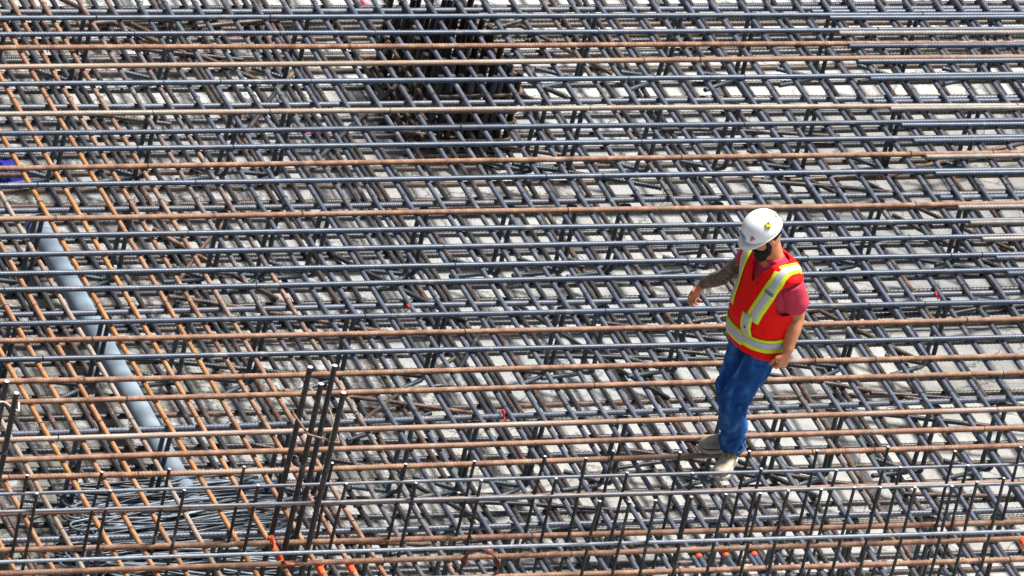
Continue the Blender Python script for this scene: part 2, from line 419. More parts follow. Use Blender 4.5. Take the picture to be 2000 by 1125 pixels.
# ------------------------------------------------------------------ rebar chairs that hold the upper mat
def bent(points, rad=0.03, n=5):
    P = [Vector(p) for p in points]; out = [P[0]]
    for a, b, c in zip(P, P[1:], P[2:]):
        d1 = (a - b).normalized(); d2 = (c - b).normalized()
        s, e = b + d1 * rad, b + d2 * rad
        for i in range(n + 1):
            t = i / n; out.append(s * (1 - t) ** 2 + b * 2 * t * (1 - t) + e * t * t)
    out.append(P[-1]); return out
LEGZ = -0.582
CH_LEG = [sweep('chair_leg_%d' % s, bent([(0.025 * s, 0, -0.118), (0.028 * s, 0.0, LEGZ), (0.028 * s - 0.27, 0.10 * s, LEGZ + 0.012)], 0.04), 0.0135, [STEEL, CUT], 8, 0.02, 0.0024) for s in (-1, 1)]
CH_TOP = sweep('chair_crossbar', bent([(-0.025, -0.001, -0.13), (-0.025, -0.001, -0.106), (0.025, -0.001, -0.106), (0.025, -0.001, -0.13)], 0.011, 3), 0.0128, [STEEL, CUT], 8)
CH_X = {0: [10, 175, 347, 597, 1161, 1329, 1472, 1630, 1790, 1950], 1: [-20, 130, 300, 465, 565, 1060, 1135, 1286, 1440, 1592, 1760, 1910],
        2: [80, 250, 440, 540, 640, 830, 1000, 1120, 1225, 1405, 1560, 1720, 1890], 3: [30, 210, 365, 520, 690, 870, 1100, 1180, 1345, 1680, 1850],
        4: [160, 330, 560, 640, 800, 930, 1060, 1220, 1420, 1530, 1645, 1830, 1960], 5: [20, 190, 430, 580, 720, 880, 1010, 1200, 1400, 1530, 1670, 1820, 1950]}
for i, xs_ in CH_X.items():
    cy, ang = c_pose[i]; y0, y1 = C_ROWS[i]
    for j, px in enumerate(xs_):
        p = at(px, y0 + (y1 - y0) * px / 2000, ZC)
        r = empty('rebar_chair', (p.x, cy + math.tan(ang) * (p.x - XC), 0.0), ang + rnd.uniform(-.25, .25))
        colr = tint((0.055, 0.078, 0.095), .06, rnd, .25)
        for me in CH_LEG:
            link('leg', me, r, rot=(rnd.uniform(-.02, .02), rnd.uniform(-.03, .03), 0), color=colr)
        link('crossbar', CH_TOP, r, color=colr)
        tag(r, 'dark bent-bar chair, %s support bar from the top, %s from the left' % (ordinal(i + 1), ordinal(j + 1)), 'rebar chair', 'bent-bar chairs between the mats')

# ------------------------------------------------------------------ column cage in the far middle
cage = empty('column_cage', at(850, 248, GZ), 0.0)
tag(cage, 'dense dark rusty cage of upright column bars standing under the mat at top centre', 'rebar cage')
mc = at(850, 248, GZ); mv = [mc + Vector((0, 0, .03))]; mf = []; mr = random.Random(2)
for k_ in range(3):
    for q_ in range(36):
        th = 2 * PI * q_ / 36; rr_ = (.35, .75, 1.0)[k_] * (1 + mr.uniform(-.09, .09))
        mv.append(mc + Vector((.38 * rr_ * math.cos(th), .58 * rr_ * math.sin(th), (.03, .022, .010)[k_] + mr.uniform(-.004, .004))))
for q_ in range(36): mf.append((0, 1 + q_, 1 + (q_ + 1) % 36)); mf += [(1 + k_ * 36 + q_, 37 + k_ * 36 + q_, 37 + k_ * 36 + (q_ + 1) % 36, 1 + k_ * 36 + (q_ + 1) % 36) for k_ in range(2)]
tag(link('mud', mesh_of('mud', mv, mf, simple('painted_pit_shade', (0.045, 0.038, 0.030), 0.6, 0.5, 14, 0.8, 0.4, 0.03))), kind='structure')  # dark mound under the cage, its colour painting in the shade of a pit
VB = sweep('upright_bar', [(0, 0, 0.0), (0, 0, 0.665)], 0.019, [STEEL, CUT], 8, 0.022, 0.0026)
HW, HD = 0.26, 0.46
spots = []
for q in range(9):
    t = -1 + 2 * q / 8
    spots += [(t * HW, -HD), (t * HW, HD), (t * HW * .82, -HD * .6), (t * HW * .82, HD * .62), (t * HW * .9, 0.03)]
    if 0 < q < 8: spots += [(-HW, t * HD), (HW, t * HD)]
crnd = random.Random(5)
for (sx_, sy_) in spots:
    link('upright_bar', VB, cage, loc=(sx_ + crnd.uniform(-.015, .015), sy_ + crnd.uniform(-.015, .015), 0), rot=(crnd.uniform(-.03, .03), crnd.uniform(-.03, .03), crnd.uniform(0, 6)), color=crnd.choice([(0.020, 0.026, 0.032, .02), (0.05, 0.062, 0.075, .02), (0.04, 0.025, 0.017, .1), (0.022, 0.02, 0.02, .02)]))
def hoop_path(hw, hd, z):
    return bent([(0, -hd, z), (hw, -hd, z), (hw, hd, z), (-hw, hd, z), (-hw, -hd, z), (0.04, -hd, z + .004)], 0.06, 4)
HOOP = sweep('hoop', hoop_path(HW + .032, HD + .032, 0), 0.011, [STEEL, CUT], 8, 0.02, 0.002)
for z in (0.05, 0.11, 0.2, 0.31, 0.42, 0.54):
    link('hoop', HOOP, cage, loc=(0, 0, z + crnd.uniform(-.01, .01)), rot=(crnd.uniform(-.03, .03), crnd.uniform(-.02, .02), 0), color=(0.10, 0.07, 0.05, .25))

# ------------------------------------------------------------------ starter bars standing out of the mat (front)
GD = 'thin starter bars of the wall'
THIN = [sweep('starter_bar_%d' % i, straight(1.16, 200 + i, 0.005, 12), 0.0088, [STEEL, CUT], 8, 0.0165, 0.0016, capmat=1, roll=i) for i in range(3)]
ROW1 = [(56, 929), (196, 922), (333, 916), (479, 912), (652, 904), (793, 906), (925, 901), (1062, 891), (1201, 880), (1332, 884), (1464, 881), (1598, 880), (1737, 873), (1867, 881), (1996, 873)]
ROW2 = [(76, 965), (216, 958), (361, 957), (504, 949), (673, 944), (812, 943), (942, 938), (1087, 934), (1224, 923), (1357, 924), (1489, 915), (1632, 918), (1760, 913), (1890, 909)]
ROW3 = [(1147, 895), (1170, 979), (1231, 980), (1285, 978), (1352, 970), (1419, 965), (1485, 964), (1541, 958), (1607, 955), (1667, 952), (1721, 951), (1786, 952), (1862, 950), (1911, 941), (1963, 934)]
drnd = random.Random(8)
for rn, (row, zt, nm) in enumerate(((ROW1, 0.52, 'back row'), (ROW2, 0.52, 'middle row'), (ROW3, 0.62, 'front row'))):
    for j, (px, py) in enumerate(row):
        p = at(px, py, zt)
        lean = drnd.uniform(-.018, .018)
        o = link('starter_bar', THIN[j % 3], loc=p - Vector((0, 0, 0.58)), rot=(drnd.uniform(-.015, .015), -PI / 2 + lean, drnd.uniform(-.3, .3)), color=tint((0.014, 0.016, 0.018), .10, drnd, .3))
        tag(o, 'thin dark starter bar with pale tip, %s from the left in the %s' % (ordinal(j + 1), nm), 'rebar', GD)
TH_H = [sweep('thin_crosswise_bar_%d' % i, straight(LA, 300 + i, 0.006), 0.0098, [STEEL, CUT], 8, 0.0165, 0.0013, roll=i) for i in range(3)]
for i, (y0, y1, z, c) in enumerate(((965, 906, .40, (0.12, 0.135, 0.165)), (999, 944, .40, (0.15, 0.16, 0.185)), (1099, 1036, .33, (0.22, 0.25, 0.29)))):
    p, q = at(0, y0, z), at(2000, y1, z); ang = math.atan2(q.y - p.y, q.x - p.x)
    cy = p.y + (q.y - p.y) * (XC - p.x) / (q.x - p.x)
    o = link('thin_crosswise_bar', TH_H[i], loc=(XC, cy, z), rot=(0, 0, ang), color=(*c, .1))
    tag(o, 'thin pale steel bar tied along the starter bars, %s of three from the top' % ordinal(i + 1), 'rebar', 'thin bars tied along the starter bars')

# thick column starters with their tie rod
THICK = sweep('column_starter', straight(2.0, 7, 0.007, 14), 0.0150, [STEEL, CUT], 10, 0.021, 0.0025, capmat=1)
CT = [(605, 718, 'farthest left'), (655, 714, 'farthest right'), (630, 750, 'near left'), (671, 767, 'nearest')]
for j, (px, py, w_) in enumerate(CT):
    p = at(px, py, 1.15)
    o = link('column_starter', THICK, loc=p - Vector((0, 0, 1.0)), rot=(drnd.uniform(-.02, .02), -PI / 2 + drnd.uniform(-.02, .02), drnd.uniform(-1, 1)), color=tint((0.016, 0.019, 0.023), .06, drnd, .2))
    tag(o, 'thick dark upright column bar left of centre, %s of its group of four' % w_, 'rebar', 'thick upright column bars')
for j, (px, py, w_) in enumerate([(12, 747, 'left'), (34, 767, 'right')]):
    p = at(px, py, 1.0)
    o = link('column_starter', THICK, loc=p - Vector((0, 0, 1.0)), rot=(0, -PI / 2 + drnd.uniform(-.02, .02), drnd.uniform(-1, 1)), color=tint((0.016, 0.019, 0.023), .06, drnd, .2))
    tag(o, 'thick dark upright bar with pale tip at the left edge, %s one of the two' % w_, 'rebar', 'thick upright column bars')
def rod(name, pts, r, col, label, cat, rad=0.012):
    o = link(name, sweep(name, bent(pts, rad, 4), r, [STEEL, CUT], 8), color=col); tag(o, label, cat); return o
zt = 0.83
a, b, c, d = [at(px, py, 1.15) for px, py, _ in CT]
for v in (a, b, c, d): v.z = zt
off = Vector((0, -0.028, 0))
rod('tie_rod', [a + off + Vector((-.05, .04, .03)), c + off + Vector((-.03, 0, 0)), d + off + Vector((.03, 0, .0)), b + Vector((.035, 0, .01)), b + Vector((.035, .05, .01))], 0.006, (0.30, 0.2, 0.13, .3), 'thin rusty tie rod bent round the four column bars left of centre', 'tie rod')
a, b = at(12, 747, 1.0), at(34, 767, 1.0); a.z = b.z = 0.89
rod('tie_rod', [a + Vector((-.35, -.05, 0)), a + off, b + off + Vector((.02, 0, 0)), b + Vector((.03, .02, .03))], 0.006, (0.6, 0.58, 0.55, .05), 'pale thin tie rod hooked round the upright bars at the left edge', 'tie rod')

# ------------------------------------------------------------------ plastic pipe, coupling, hairpins
PVC = simple('grey_pvc', (0.27, 0.34, 0.41), 0.6, 0.06, 8, 0.05)
BLUEP = simple('blue_plastic', (0.03, 0.028, 0.33), 0.35, 0.1, 10, 0.05)
p0, p1 = at(72, 440, PZ), at(352, 945, PZ)
pm = empty('drain_pipe', (p0 + p1) / 2 - Vector((0, 0, .066))); tag(pm, 'pale grey-blue plastic drain pipe lying under the left part of the mats', 'pipe')
d_ = (p1 - p0); L_ = d_.length; dn = d_.normalized()
def tube_mesh(name, pts, rs, mat, sides=28):
    V = []; F = []
    T = (Vector(pts[-1]) - Vector(pts[0])).normalized(); up = Vector((0, 0, 1)); s = T.cross(up).normalized(); u = s.cross(T)
    for p, r in zip(pts, rs):
        for k in range(sides):
            th = 2 * PI * k / sides; V.append(Vector(p) + s * (r * math.cos(th)) + u * (r * math.sin(th)))
    n = len(pts)
    for i in range(n - 1):
        for k in range(sides):
            F.append((i * sides + k, i * sides + (k + 1) % sides, (i + 1) * sides + (k + 1) % sides, (i + 1) * sides + k))
    return mesh_of(name, V, F, mat)
o0 = -dn * (L_ / 2) + Vector((0, 0, .066)); o1 = dn * (L_ / 2 + .3) + Vector((0, 0, .066))
link('pipe_barrel', tube_mesh('pipe_barrel', [o0, o0, o1, o1], [.055, .066, .066, .055], PVC), pm)
s0 = o0 - dn * .02
link('pipe_socket', tube_mesh('pipe_socket', [s0, s0, s0 + dn * .13, s0 + dn * .15, s0 + dn * .15], [.06, .074, .074, .069, .058], PVC), pm)
link('seal_ring', tube_mesh('seal_ring', [s0 + dn * .045, s0 + dn * .045, s0 + dn * .065, s0 + dn * .065], [.062, .0765, .0765, .062], BLUEP), pm)
c0 = at(-18, 352, GZ + .03)
bm_ = empty('pipe_coupling', c0 - Vector((0, 0, .10))); tag(bm_, 'dark blue plastic pipe coupling lying at the left edge below the mats', 'pipe fitting')
dx = Vector((0.95, 0.3, 0)).normalized()
link('sleeve', tube_mesh('sleeve', [(0, 0, .10), (0, 0, .10), Vector((0, 0, .10)) + dx * .18, Vector((0, 0, .10)) + dx * .18], [.075, .10, .10, .075], BLUEP), bm_)
link('collar', tube_mesh('collar', [Vector((0, 0, .10)) + dx * .05, Vector((0, 0, .10)) + dx * .05, Vector((0, 0, .10)) + dx * .09, Vector((0, 0, .10)) + dx * .09], [.09, .112, .112, .09], BLUEP), bm_)

hr = random.Random(21)
def hairpin(i):
    L = 1.15; w_ = 0.045 + 0.008 * i; bow = (.05, -.04, .02, -.07, .035)[i]
    pts = [(x, w_ * (1 + .25 * math.sin(x * 5 + i)) + bow * math.sin(PI * x / L), .012 * math.sin(x * 7 + i)) for x in np.linspace(L, .12, 10)]
    for q in range(9):
        th = PI / 2 + PI * q / 8; pts.append((w_ * math.cos(th), w_ * math.sin(th), 0))
    pts += [(x, -w_ * (1 + .3 * math.sin(x * 4 + 2 * i)) + bow * .8 * math.sin(PI * x / L), .012 * math.sin(x * 6 + 2 * i)) for x in np.linspace(.12, L * .95, 10)]
    return sweep('hairpin_%d' % i, pts, 0.0072, [STEEL, CUT], 8)
HP = [hairpin(i) for i in range(5)]
piles = [(150, 1003, 14, 0.10), (158, 1040, 22, 0.07), (128, 985, 8, 0.02), (140, 1090, 22, 0.04), (190, 1128, 14, -0.16)]
names = ['upper', 'main', 'farthest', 'lower', 'nearest']
for pi, (px, py, cnt, ya) in enumerate(piles):
    base = at(px, py, ZLB + .03)
    for k in range(cnt):
        o = link('hairpin_bar', HP[hr.randrange(5)], loc=(base.x + hr.uniform(-.06, .22), base.y + hr.uniform(-.13, .13), ZLB + .035 + .0145 * (k // 3) + hr.uniform(0, .006)), rot=(hr.uniform(-.2, .2), hr.uniform(-.04, .02), ya + hr.gauss(0, .06)), color=tint(hr.choice([(0.17, 0.22, 0.27), (0.07, 0.09, 0.115), (0.018, 0.022, 0.027)]), .06, hr, .2))
        tag(o, 'thin blue-grey hairpin bar in the %s pile of loose hairpins at lower left' % names[pi], 'hairpin bar', '%s pile of loose hairpins' % names[pi])

# ------------------------------------------------------------------ tie wires at crossings
tv = []; tf = []
def add_ring(c, axis, r, wr=0.0022, n=10):
    axis = axis.normalized(); s = axis.cross(Vector((0, 0, 1))).normalized(); u = s.cross(axis)
    b0 = len(tv)
    for i in range(n):
        th = 2 * PI * i / n; rd = s * math.cos(th) + u * math.sin(th)
        for k in range(4):
            ph = PI / 2 * k
            tv.append(c + rd * (r + wr * math.cos(ph)) + axis * (wr * math.sin(ph)))
    for i in range(n):
        for k in range(4):
            tf.append((b0 + i * 4 + k, b0 + ((i + 1) % n) * 4 + k, b0 + ((i + 1) % n) * 4 + (k + 1) % 4, b0 + i * 4 + (k + 1) % 4))
def add_wire(pts, wr=0.0017):
    b0 = len(tv)
    for p in pts:
        for k in range(3):
            th = 2 * PI * k / 3; tv.append(p + Vector((wr * math.cos(th), wr * math.sin(th) * .7, wr * math.sin(th))))
    for i in range(len(pts) - 1):
        for k in range(3): tf.append((b0 + i * 3 + k, b0 + i * 3 + (k + 1) % 3, b0 + i * 3 + 3 + (k + 1) % 3, b0 + i * 3 + 3 + k))
tr = random.Random(3)
for (cy, ang) in c_pose:
    for k, (bx, ba) in b_pos.items():
        if tr.random() < .7:
            yv = cy + math.tan(ang) * (bx - XC) + .028; x = bx + (yv - YC) / math.tan(ba)
            add_ring(Vector((x, yv, ZB)), Vector((math.cos(ba), math.sin(ba), tr.uniform(-.2, .2))), .0205)
            if tr.random() < .35:
                q = Vector((x, yv, ZB - .02)); add_wire([q, q + Vector((tr.uniform(-.03, .03), .01, -.02)), q + Vector((tr.uniform(-.07, .07), .02, tr.uniform(-.05, -.01)))])
for i, (cy, ang) in enumerate(a_pose):
    for k, (bx, ba) in b_pos.items():
        if tr.random() < .12:
            yv = cy + math.tan(ang) * (bx - XC); x = bx + (yv - YC) / math.tan(ba)
            add_ring(Vector((x + .02, cy + math.tan(ang) * (x - XC), 0)), Vector((1, math.tan(ang), tr.uniform(-.3, .3))), .0205)
for _ in range(150):
    x, y = tr.uniform(-4, 5.8), tr.uniform(-1.9, 4.6); q = Vector((x, y, ZLB + .02))
    add_wire([q, q + Vector((tr.uniform(-.04, .04), tr.uniform(-.04, .04), .03)), q + Vector((tr.uniform(-.09, .09), tr.uniform(-.09, .09), tr.uniform(.0, .06)))])
WIRE = simple('tie_wire', (0.03, 0.03, 0.032), 0.6, 0.1, 40, 0)
o = link('tie_wires', mesh_of('tie_wires', tv, tf, WIRE)); tag(o, 'small twisted tie wires binding the crossings of the bars', 'tie wire', kind='stuff')

# ------------------------------------------------------------------ small coloured things
SPRAY = simple('orange_spray_paint', (0.85, 0.12, 0.03), 0.6, 0.15, 60, 0.1)
PINK = simple('pink_spray_paint', (0.80, 0.16, 0.25), 0.7, 0.35, 25, 0.1)
TAPE = simple('orange_flagging_tape', (0.88, 0.10, 0.02), 0.45, 0.1, 20, 0.1)
def ribbon(pts, wdir, wd, th=0.0012):
    P = resample(pts, 0.012); V = []; F = []; wd0 = Vector(wdir).normalized()
    n = len(P)
    for i, p in enumerate(P):
        tw = 0.9 * math.sin(i * 0.45); T = (P[min(i + 1, n - 1)] - P[max(i - 1, 0)]).normalized()
        a = (wd0 * math.cos(tw) + T.cross(wd0) * math.sin(tw)).normalized(); b = T.cross(a).normalized()
        k = wd * (0.75 + 0.25 * math.sin(i * 0.8))
        V += [p - a * k / 2 - b * th, p + a * k / 2 - b * th, p + a * k / 2 + b * th, p - a * k / 2 + b * th]
    for i in range(n - 1):
        for k in range(4): F.append((i * 4 + k, i * 4 + (k + 1) % 4, i * 4 + 4 + (k + 1) % 4, i * 4 + 4 + k))
    F += [(3, 2, 1, 0), tuple((n - 1) * 4 + k for k in range(4))]
    return V, F
def tape(pts, label, wd=0.035, mat=None):
    V, F = ribbon(pts, (1, .2, .2), wd); o = link('flagging_tape', mesh_of('flagging_tape', V, F, mat or TAPE)); tag(o, label, 'tape'); return o
tape([at(527, 1046, .03), at(534, 1058, .028), at(539, 1073, -.005), at(545, 1085, .0), at(552, 1094, .025), at(562, 1100, .032), at(574, 1102, .03)], 'bright orange flagging tape knotted on bars right of the hairpin pile')
RIB_R = simple('red_flagging_tape', (0.75, 0.03, 0.05), 0.5, 0.1, 20, 0.1)
tape([at(981, 800, -.03), at(985, 806, -.02), at(984, 815, -.05), at(988, 822, -.07)], 'small red scrap of tape on the mat below the centre', 0.022, RIB_R)
tape([at(795, 594, -.03), at(798, 600, -.02), at(796, 606, -.06)], 'small red tape knot on a support bar left of centre', 0.022, RIB_R)
tape([at(1826, 570, -.02), at(1829, 577, -.01), at(1833, 584, -.05)], 'small red tape knot on a slanting bar right of the worker', 0.022, RIB_R)
tape([at(1994, 1050, .03), at(1997, 1062, .02), at(1999, 1072, -.02)], 'orange tape scrap at the lower right edge', 0.03)
def splat(px, py, rx, ry, label, seed):
    r = random.Random(seed); c = at(px, py, GZ + .016); V = [c]; F = []
    n = 26
    for i in range(n):
        th = 2 * PI * i / n; k = r.uniform(.55, 1.1)
        V.append(c + Vector((rx * k * math.cos(th), ry * k * math.sin(th), 0)))
    V += [v - Vector((0, 0, .004)) for v in V[1:]]
    for i in range(n):
        j = (i + 1) % n; F.append((0, 1 + i, 1 + j)); F.append((1 + i, 1 + n + i, 1 + n + j, 1 + j))
    o = link('paint_mark', mesh_of('paint_mark', V, F, PINK, False)); tag(o, label, 'paint mark')
splat(485, 75, .17, .05, 'long pink spray paint mark on the slab at upper left', 1)
splat(1338, 38, .06, .05, 'small pink spray paint mark on the slab at top right of centre', 2)
splat(612, 258, .08, .05, 'pink spray paint mark on the slab left of the column cage', 3)
splat(712, 8, .05, .05, 'pink spray paint mark on the slab at the top edge', 4)

# sprayed tips: short bars whose ends are painted orange
SHORTB = sweep('sprayed_bar', [(0, 0, 0), (2.2, 0, 0)], 0.0175, [STEEL, CUT], 10, 0.023, 0.0024)
TIP = sweep('sprayed_tip', [(-.002, 0, 0), (.002, 0, 0), (.085, 0, 0), (.10, 0, 0)], 0.0212, [SPRAY], 12)
for j, (px, py, w_) in enumerate(((1355, 1074, 'leftmost of the three below the worker'), (1408, 1072, 'middle one of the three below the worker'), (1463, 1070, 'rightmost of the three below the worker'), (621, 1106, 'left one of the two below the column bars'), (680, 1102, 'right one of the two below the column bars'))):
    p = at(px, py, ZB)
    o = link('sprayed_bar', SHORTB, loc=p + Vector((0, 0, .004)), rot=(0, 0, -PI / 2 + .003), color=tint(BLUE if j < 3 else TAN, .12 if j < 3 else .4, rnd))
    tag(o, 'bar end sprayed orange, %s' % w_, 'rebar', 'bars with orange sprayed ends')
    link('sprayed_tip', TIP, o, rot=(rnd.uniform(0, 6), 0, 0))

LEATHER = simple('brown_leather', (0.14, 0.04, 0.022), 0.55, 0.25, 40, 0.2)
hp = []
c = at(935, 1120, 0.0)
for i in range(17):
    th = PI * i / 16; hp.append(c + RH * (-.10 * math.cos(th)) + Vector((0, 0, .02 + .13 * math.sin(th) ** .8)) + HH * (.03 * math.sin(th)))
V, F = ribbon(hp, tuple(HH * -1 + Vector((0, 0, .3))), .05, .003)
o = link('leather_strap', mesh_of('leather_strap', V, F, LEATHER)); tag(o, 'brown leather strap arching up from the mat at the bottom edge', 'strap')
# ------------------------------------------------------------------ the worker
FOOT = at(1418, 922, 0.018)
man = empty('person', (FOOT.x, FOOT.y, 0), -AL)
tag(man, 'man in white hard hat, red hi-vis vest and blue jeans stepping across the rebar mat', 'person')
def W(u, d, z): return Vector((u, -d, z))          # right, toward the viewer, up (metres from the front foot)

def loft(secs, n=24, cap=True):
    """secs: (centre, semi-axis a, semi-axis b[, squareness])"""
    V = []; F = []
    for s in secs:
        c, a, b = s[:3]; e = s[3] if len(s) > 3 else 1.0
        for k in range(n):
            th = 2 * PI * k / n; x, y = math.cos(th), math.sin(th)
            x = math.copysign(abs(x) ** e, x); y = math.copysign(abs(y) ** e, y)
            V.append(c + a * x + b * y)
    for i in range(len(secs) - 1):
        for k in range(n):
            F.append((i * n + k, i * n + (k + 1) % n, (i + 1) * n + (k + 1) % n, (i + 1) * n + k))
    if cap:
        F.append(tuple(range(n))[::-1]); F.append(tuple((len(secs) - 1) * n + k for k in range(n)))
    return V, F
def limb(pts, rs, n=16, flat=None):
    """round limb through points with radii, ends rounded"""
    pts = [Vector(p) for p in pts]; secs = []
    m_ = len(pts)
    for i, (p, r) in enumerate(zip(pts, rs)):
        T = (pts[min(i + 1, m_ - 1)] - pts[max(i - 1, 0)]).normalized()
        ref = flat if flat is not None else (Vector((0, 0, 1)) if abs(T.z) < .8 else Vector((0, 1, 0)))
        a = ref.cross(T).normalized(); b = T.cross(a).normalized()
        ra, rb = r if isinstance(r, tuple) else (r, r)
        if i == 0:
            for q in (.97, .75, .4): secs.append((p - T * min(ra, rb) * q, a * ra * math.sqrt(1 - q * q), b * rb * math.sqrt(1 - q * q)))
        secs.append((p, a * ra, b * rb))
        if i == m_ - 1:
            for q in (.4, .75, .97): secs.append((p + T * min(ra, rb) * q, a * ra * math.sqrt(1 - q * q), b * rb * math.sqrt(1 - q * q)))
    return loft(secs, n)
def curve(pts, n=6):
    P = [Vector(p) for p in pts]; P = [P[0] * 2 - P[1]] + P + [P[-1] * 2 - P[-2]]; out = []
    for i in range(1, len(P) - 2):
        a, b, c, d = P[i - 1:i + 3]
        for k in range(n):
            t = k / n
            out.append(0.5 * ((2 * b) + (c - a) * t + (2 * a - 5 * b + 4 * c - d) * t * t + (3 * b - a - 3 * c + d) * t ** 3))
    out.append(P[-2]); return out
def smooth_limb(pts, rs, n=16, k=5, flat=None):
    P = curve(pts, k); R_ = []
    for i in range(len(rs) - 1):
        for q in range(k):
            t = q / k; t = t * t * (3 - 2 * t)
            a, b = rs[i], rs[i + 1]
            if isinstance(a, tuple) or isinstance(b, tuple):
                a = a if isinstance(a, tuple) else (a, a); b = b if isinstance(b, tuple) else (b, b)
                R_.append(tuple(x + (y_ - x) * t for x, y_ in zip(a, b)))
            else: R_.append(a + (b - a) * t)
    R_.append(rs[-1])
    return limb(P, R_, n, flat)
def ellipsoid(c, ax, n=16, m_=10):
    ax = [Vector(a) for a in ax]; secs = []
    for i in range(1, m_):
        th = PI * i / m_
        secs.append((c - ax[2] * math.cos(th), ax[0] * math.sin(th), ax[1] * math.sin(th)))
    return loft(secs, n)
def join(parts):
    V = []; F = []
    for v, f in parts:
        b0 = len(V); V += v; F += [tuple(i + b0 for i in ff) for ff in f]
    return V, F
def fuse(name, parts, mats, voxel=0.006, smooth=3):
    """one continuous skin out of overlapping volumes"""
    V, F = join(parts); me = mesh_of(name + '_raw', V, F, mats)
    o = bpy.data.objects.new(name + '_raw', me); COL.objects.link(o)
    r = o.modifiers.new('remesh', 'REMESH'); r.mode = 'VOXEL'; r.voxel_size = voxel; r.use_smooth_shade = True
    s = o.modifiers.new('smooth', 'SMOOTH'); s.iterations = smooth; s.factor = 0.5
    dg = bpy.context.evaluated_depsgraph_get(); dg.update()
    out = bpy.data.meshes.new_from_object(o.evaluated_get(dg)); out.name = name
    bpy.data.objects.remove(o); bpy.data.meshes.remove(me)
    if not out.materials:
        for mm in (mats if isinstance(mats, (list, tuple)) else [mats]): out.materials.append(mm)
    out.polygons.foreach_set('use_smooth', [True] * len(out.polygons))
    return out

# materials of the worker
def make_skin():
    mt, nt, bs = new_mat('skin'); tc = nt.nodes.new('ShaderNodeTexCoord'); v = tc.outputs['Object']
    n = noise(nt, 35, 4, 0.6, v)
    base = ramp(nt, n.outputs[0], [(0.3, (0.50, 0.175, 0.075)), (0.7, (0.64, 0.265, 0.13))])
    at_ = nt.nodes.new('ShaderNodeAttribute'); at_.attribute_name = 'tattoo'
    ink = noise(nt, 26, 4, 0.7, v, 2.2); inkr = ramp(nt, ink.outputs[0], [(0.42, (0.025, 0.03, 0.03)), (0.52, (0.10, 0.085, 0.06)), (0.6, (0.30, 0.17, 0.10))])
    nt.links.new(mix(nt, at_.outputs['Fac'], base.outputs[0], inkr.outputs[0]), bs.inputs['Base Color'])
    bs.inputs['Roughness'].default_value = 0.5; bs.inputs['Subsurface Weight'].default_value = 0.08; bs.inputs['Subsurface Radius'].default_value = (0.012, 0.005, 0.003)
    bump(nt, bs, n.outputs[0], 0.1, 0.001)
    return mt
def cloth(name, col, var=0.2, scale=9, rough=0.85, bmp=0.6, dist=0.012, fine=420):
    mt, nt, bs = new_mat(name); tc = nt.nodes.new('ShaderNodeTexCoord'); v = tc.outputs['Object']
    a = noise(nt, scale, 3, 0.5, v, 0.8); b = noise(nt, fine, 2, 0.5, v); c_ = noise(nt, scale * 5, 4, 0.6, v)
    r = ramp(nt, c_.outputs[0], [(0.3, 1 - var), (0.7, 1 + var)])
    nt.links.new(mix(nt, 1.0, col, r.outputs[0], 'MULTIPLY'), bs.inputs['Base Color']); bs.inputs['Roughness'].default_value = rough
    bs.inputs['Specular IOR Level'].default_value = 0.2
    h_ = math_n(nt, 'ADD', a.outputs[0], math_n(nt, 'MULTIPLY', b.outputs[0], 0.06)); bump(nt, bs, h_, bmp, dist)
    return mt
SKIN = make_skin()
VEST = cloth('hi_vis_red_cloth', (0.95, 0.006, 0.004), 0.08, 7, 0.75, 0.5)
SHIRT = cloth('faded_red_cotton', (0.55, 0.045, 0.085), 0.12, 10)
def make_denim():
    mt, nt, bs = new_mat('denim'); tc = nt.nodes.new('ShaderNodeTexCoord'); v = tc.outputs['Object']
    a = noise(nt, 8, 4, 0.6, v, 1.0); b = noise(nt, 300, 2, 0.5, v); mp = nt.nodes.new('ShaderNodeMapping'); mp.inputs['Scale'].default_value = (1, 1, .3); nt.links.new(v, mp.inputs['Vector'])
    c_ = noise(nt, 17, 3, 0.6, mp.outputs[0], 0.0)
    col = ramp(nt, c_.outputs[0], [(0.3, (0.010, 0.058, 0.20)), (0.52, (0.019, 0.105, 0.35)), (0.70, (0.10, 0.26, 0.52))])
    nt.links.new(col.outputs[0], bs.inputs['Base Color']); bs.inputs['Roughness'].default_value = 0.85; bs.inputs['Specular IOR Level'].default_value = 0.2
    h_ = math_n(nt, 'ADD', a.outputs[0], math_n(nt, 'MULTIPLY', b.outputs[0], 0.08)); bump(nt, bs, h_, 0.9, 0.02)
    return mt
DENIM = make_denim()
LIME = simple('lime_trim', (0.78, 0.96, 0.015), 0.6, 0.05, 60, 0.1)
SILVER = simple('silver_reflective_tape', (0.52, 0.53, 0.56), 0.35, 0.08, 40, 0.15)
DGREY = simple('dark_grey_loop', (0.16, 0.16, 0.16), 0.7, 0.1, 60, 0.1)
BLACKC = simple('black_hair', (0.010, 0.008, 0.007), 0.75, 0.4, 120, 0.9, 0.3, 0.006)
HATW = simple('white_hard_hat_plastic', (0.86, 0.86, 0.86), 0.28, 0.03, 12, 0.02)
BOOTM = cloth('pale_nubuck', (0.48, 0.41, 0.30), 0.25, 14, 0.85, 0.4, 0.008)
SOLEM = simple('pale_rubber_sole', (0.52, 0.49, 0.42), 0.7, 0.15, 40, 0.2)
LACE = simple('yellow_lace', (0.70, 0.36, 0.03), 0.7, 0.1, 60, 0.1)
DARKC = simple('dark_opening', (0.05, 0.008, 0.008), 0.9, 0.1, 40, 0)
PURP = simple('purple_plastic', (0.45, 0.03, 0.6), 0.4, 0.1, 40, 0)
EYEW = simple('eye_white', (0.75, 0.73, 0.7), 0.3, 0.03, 40, 0)

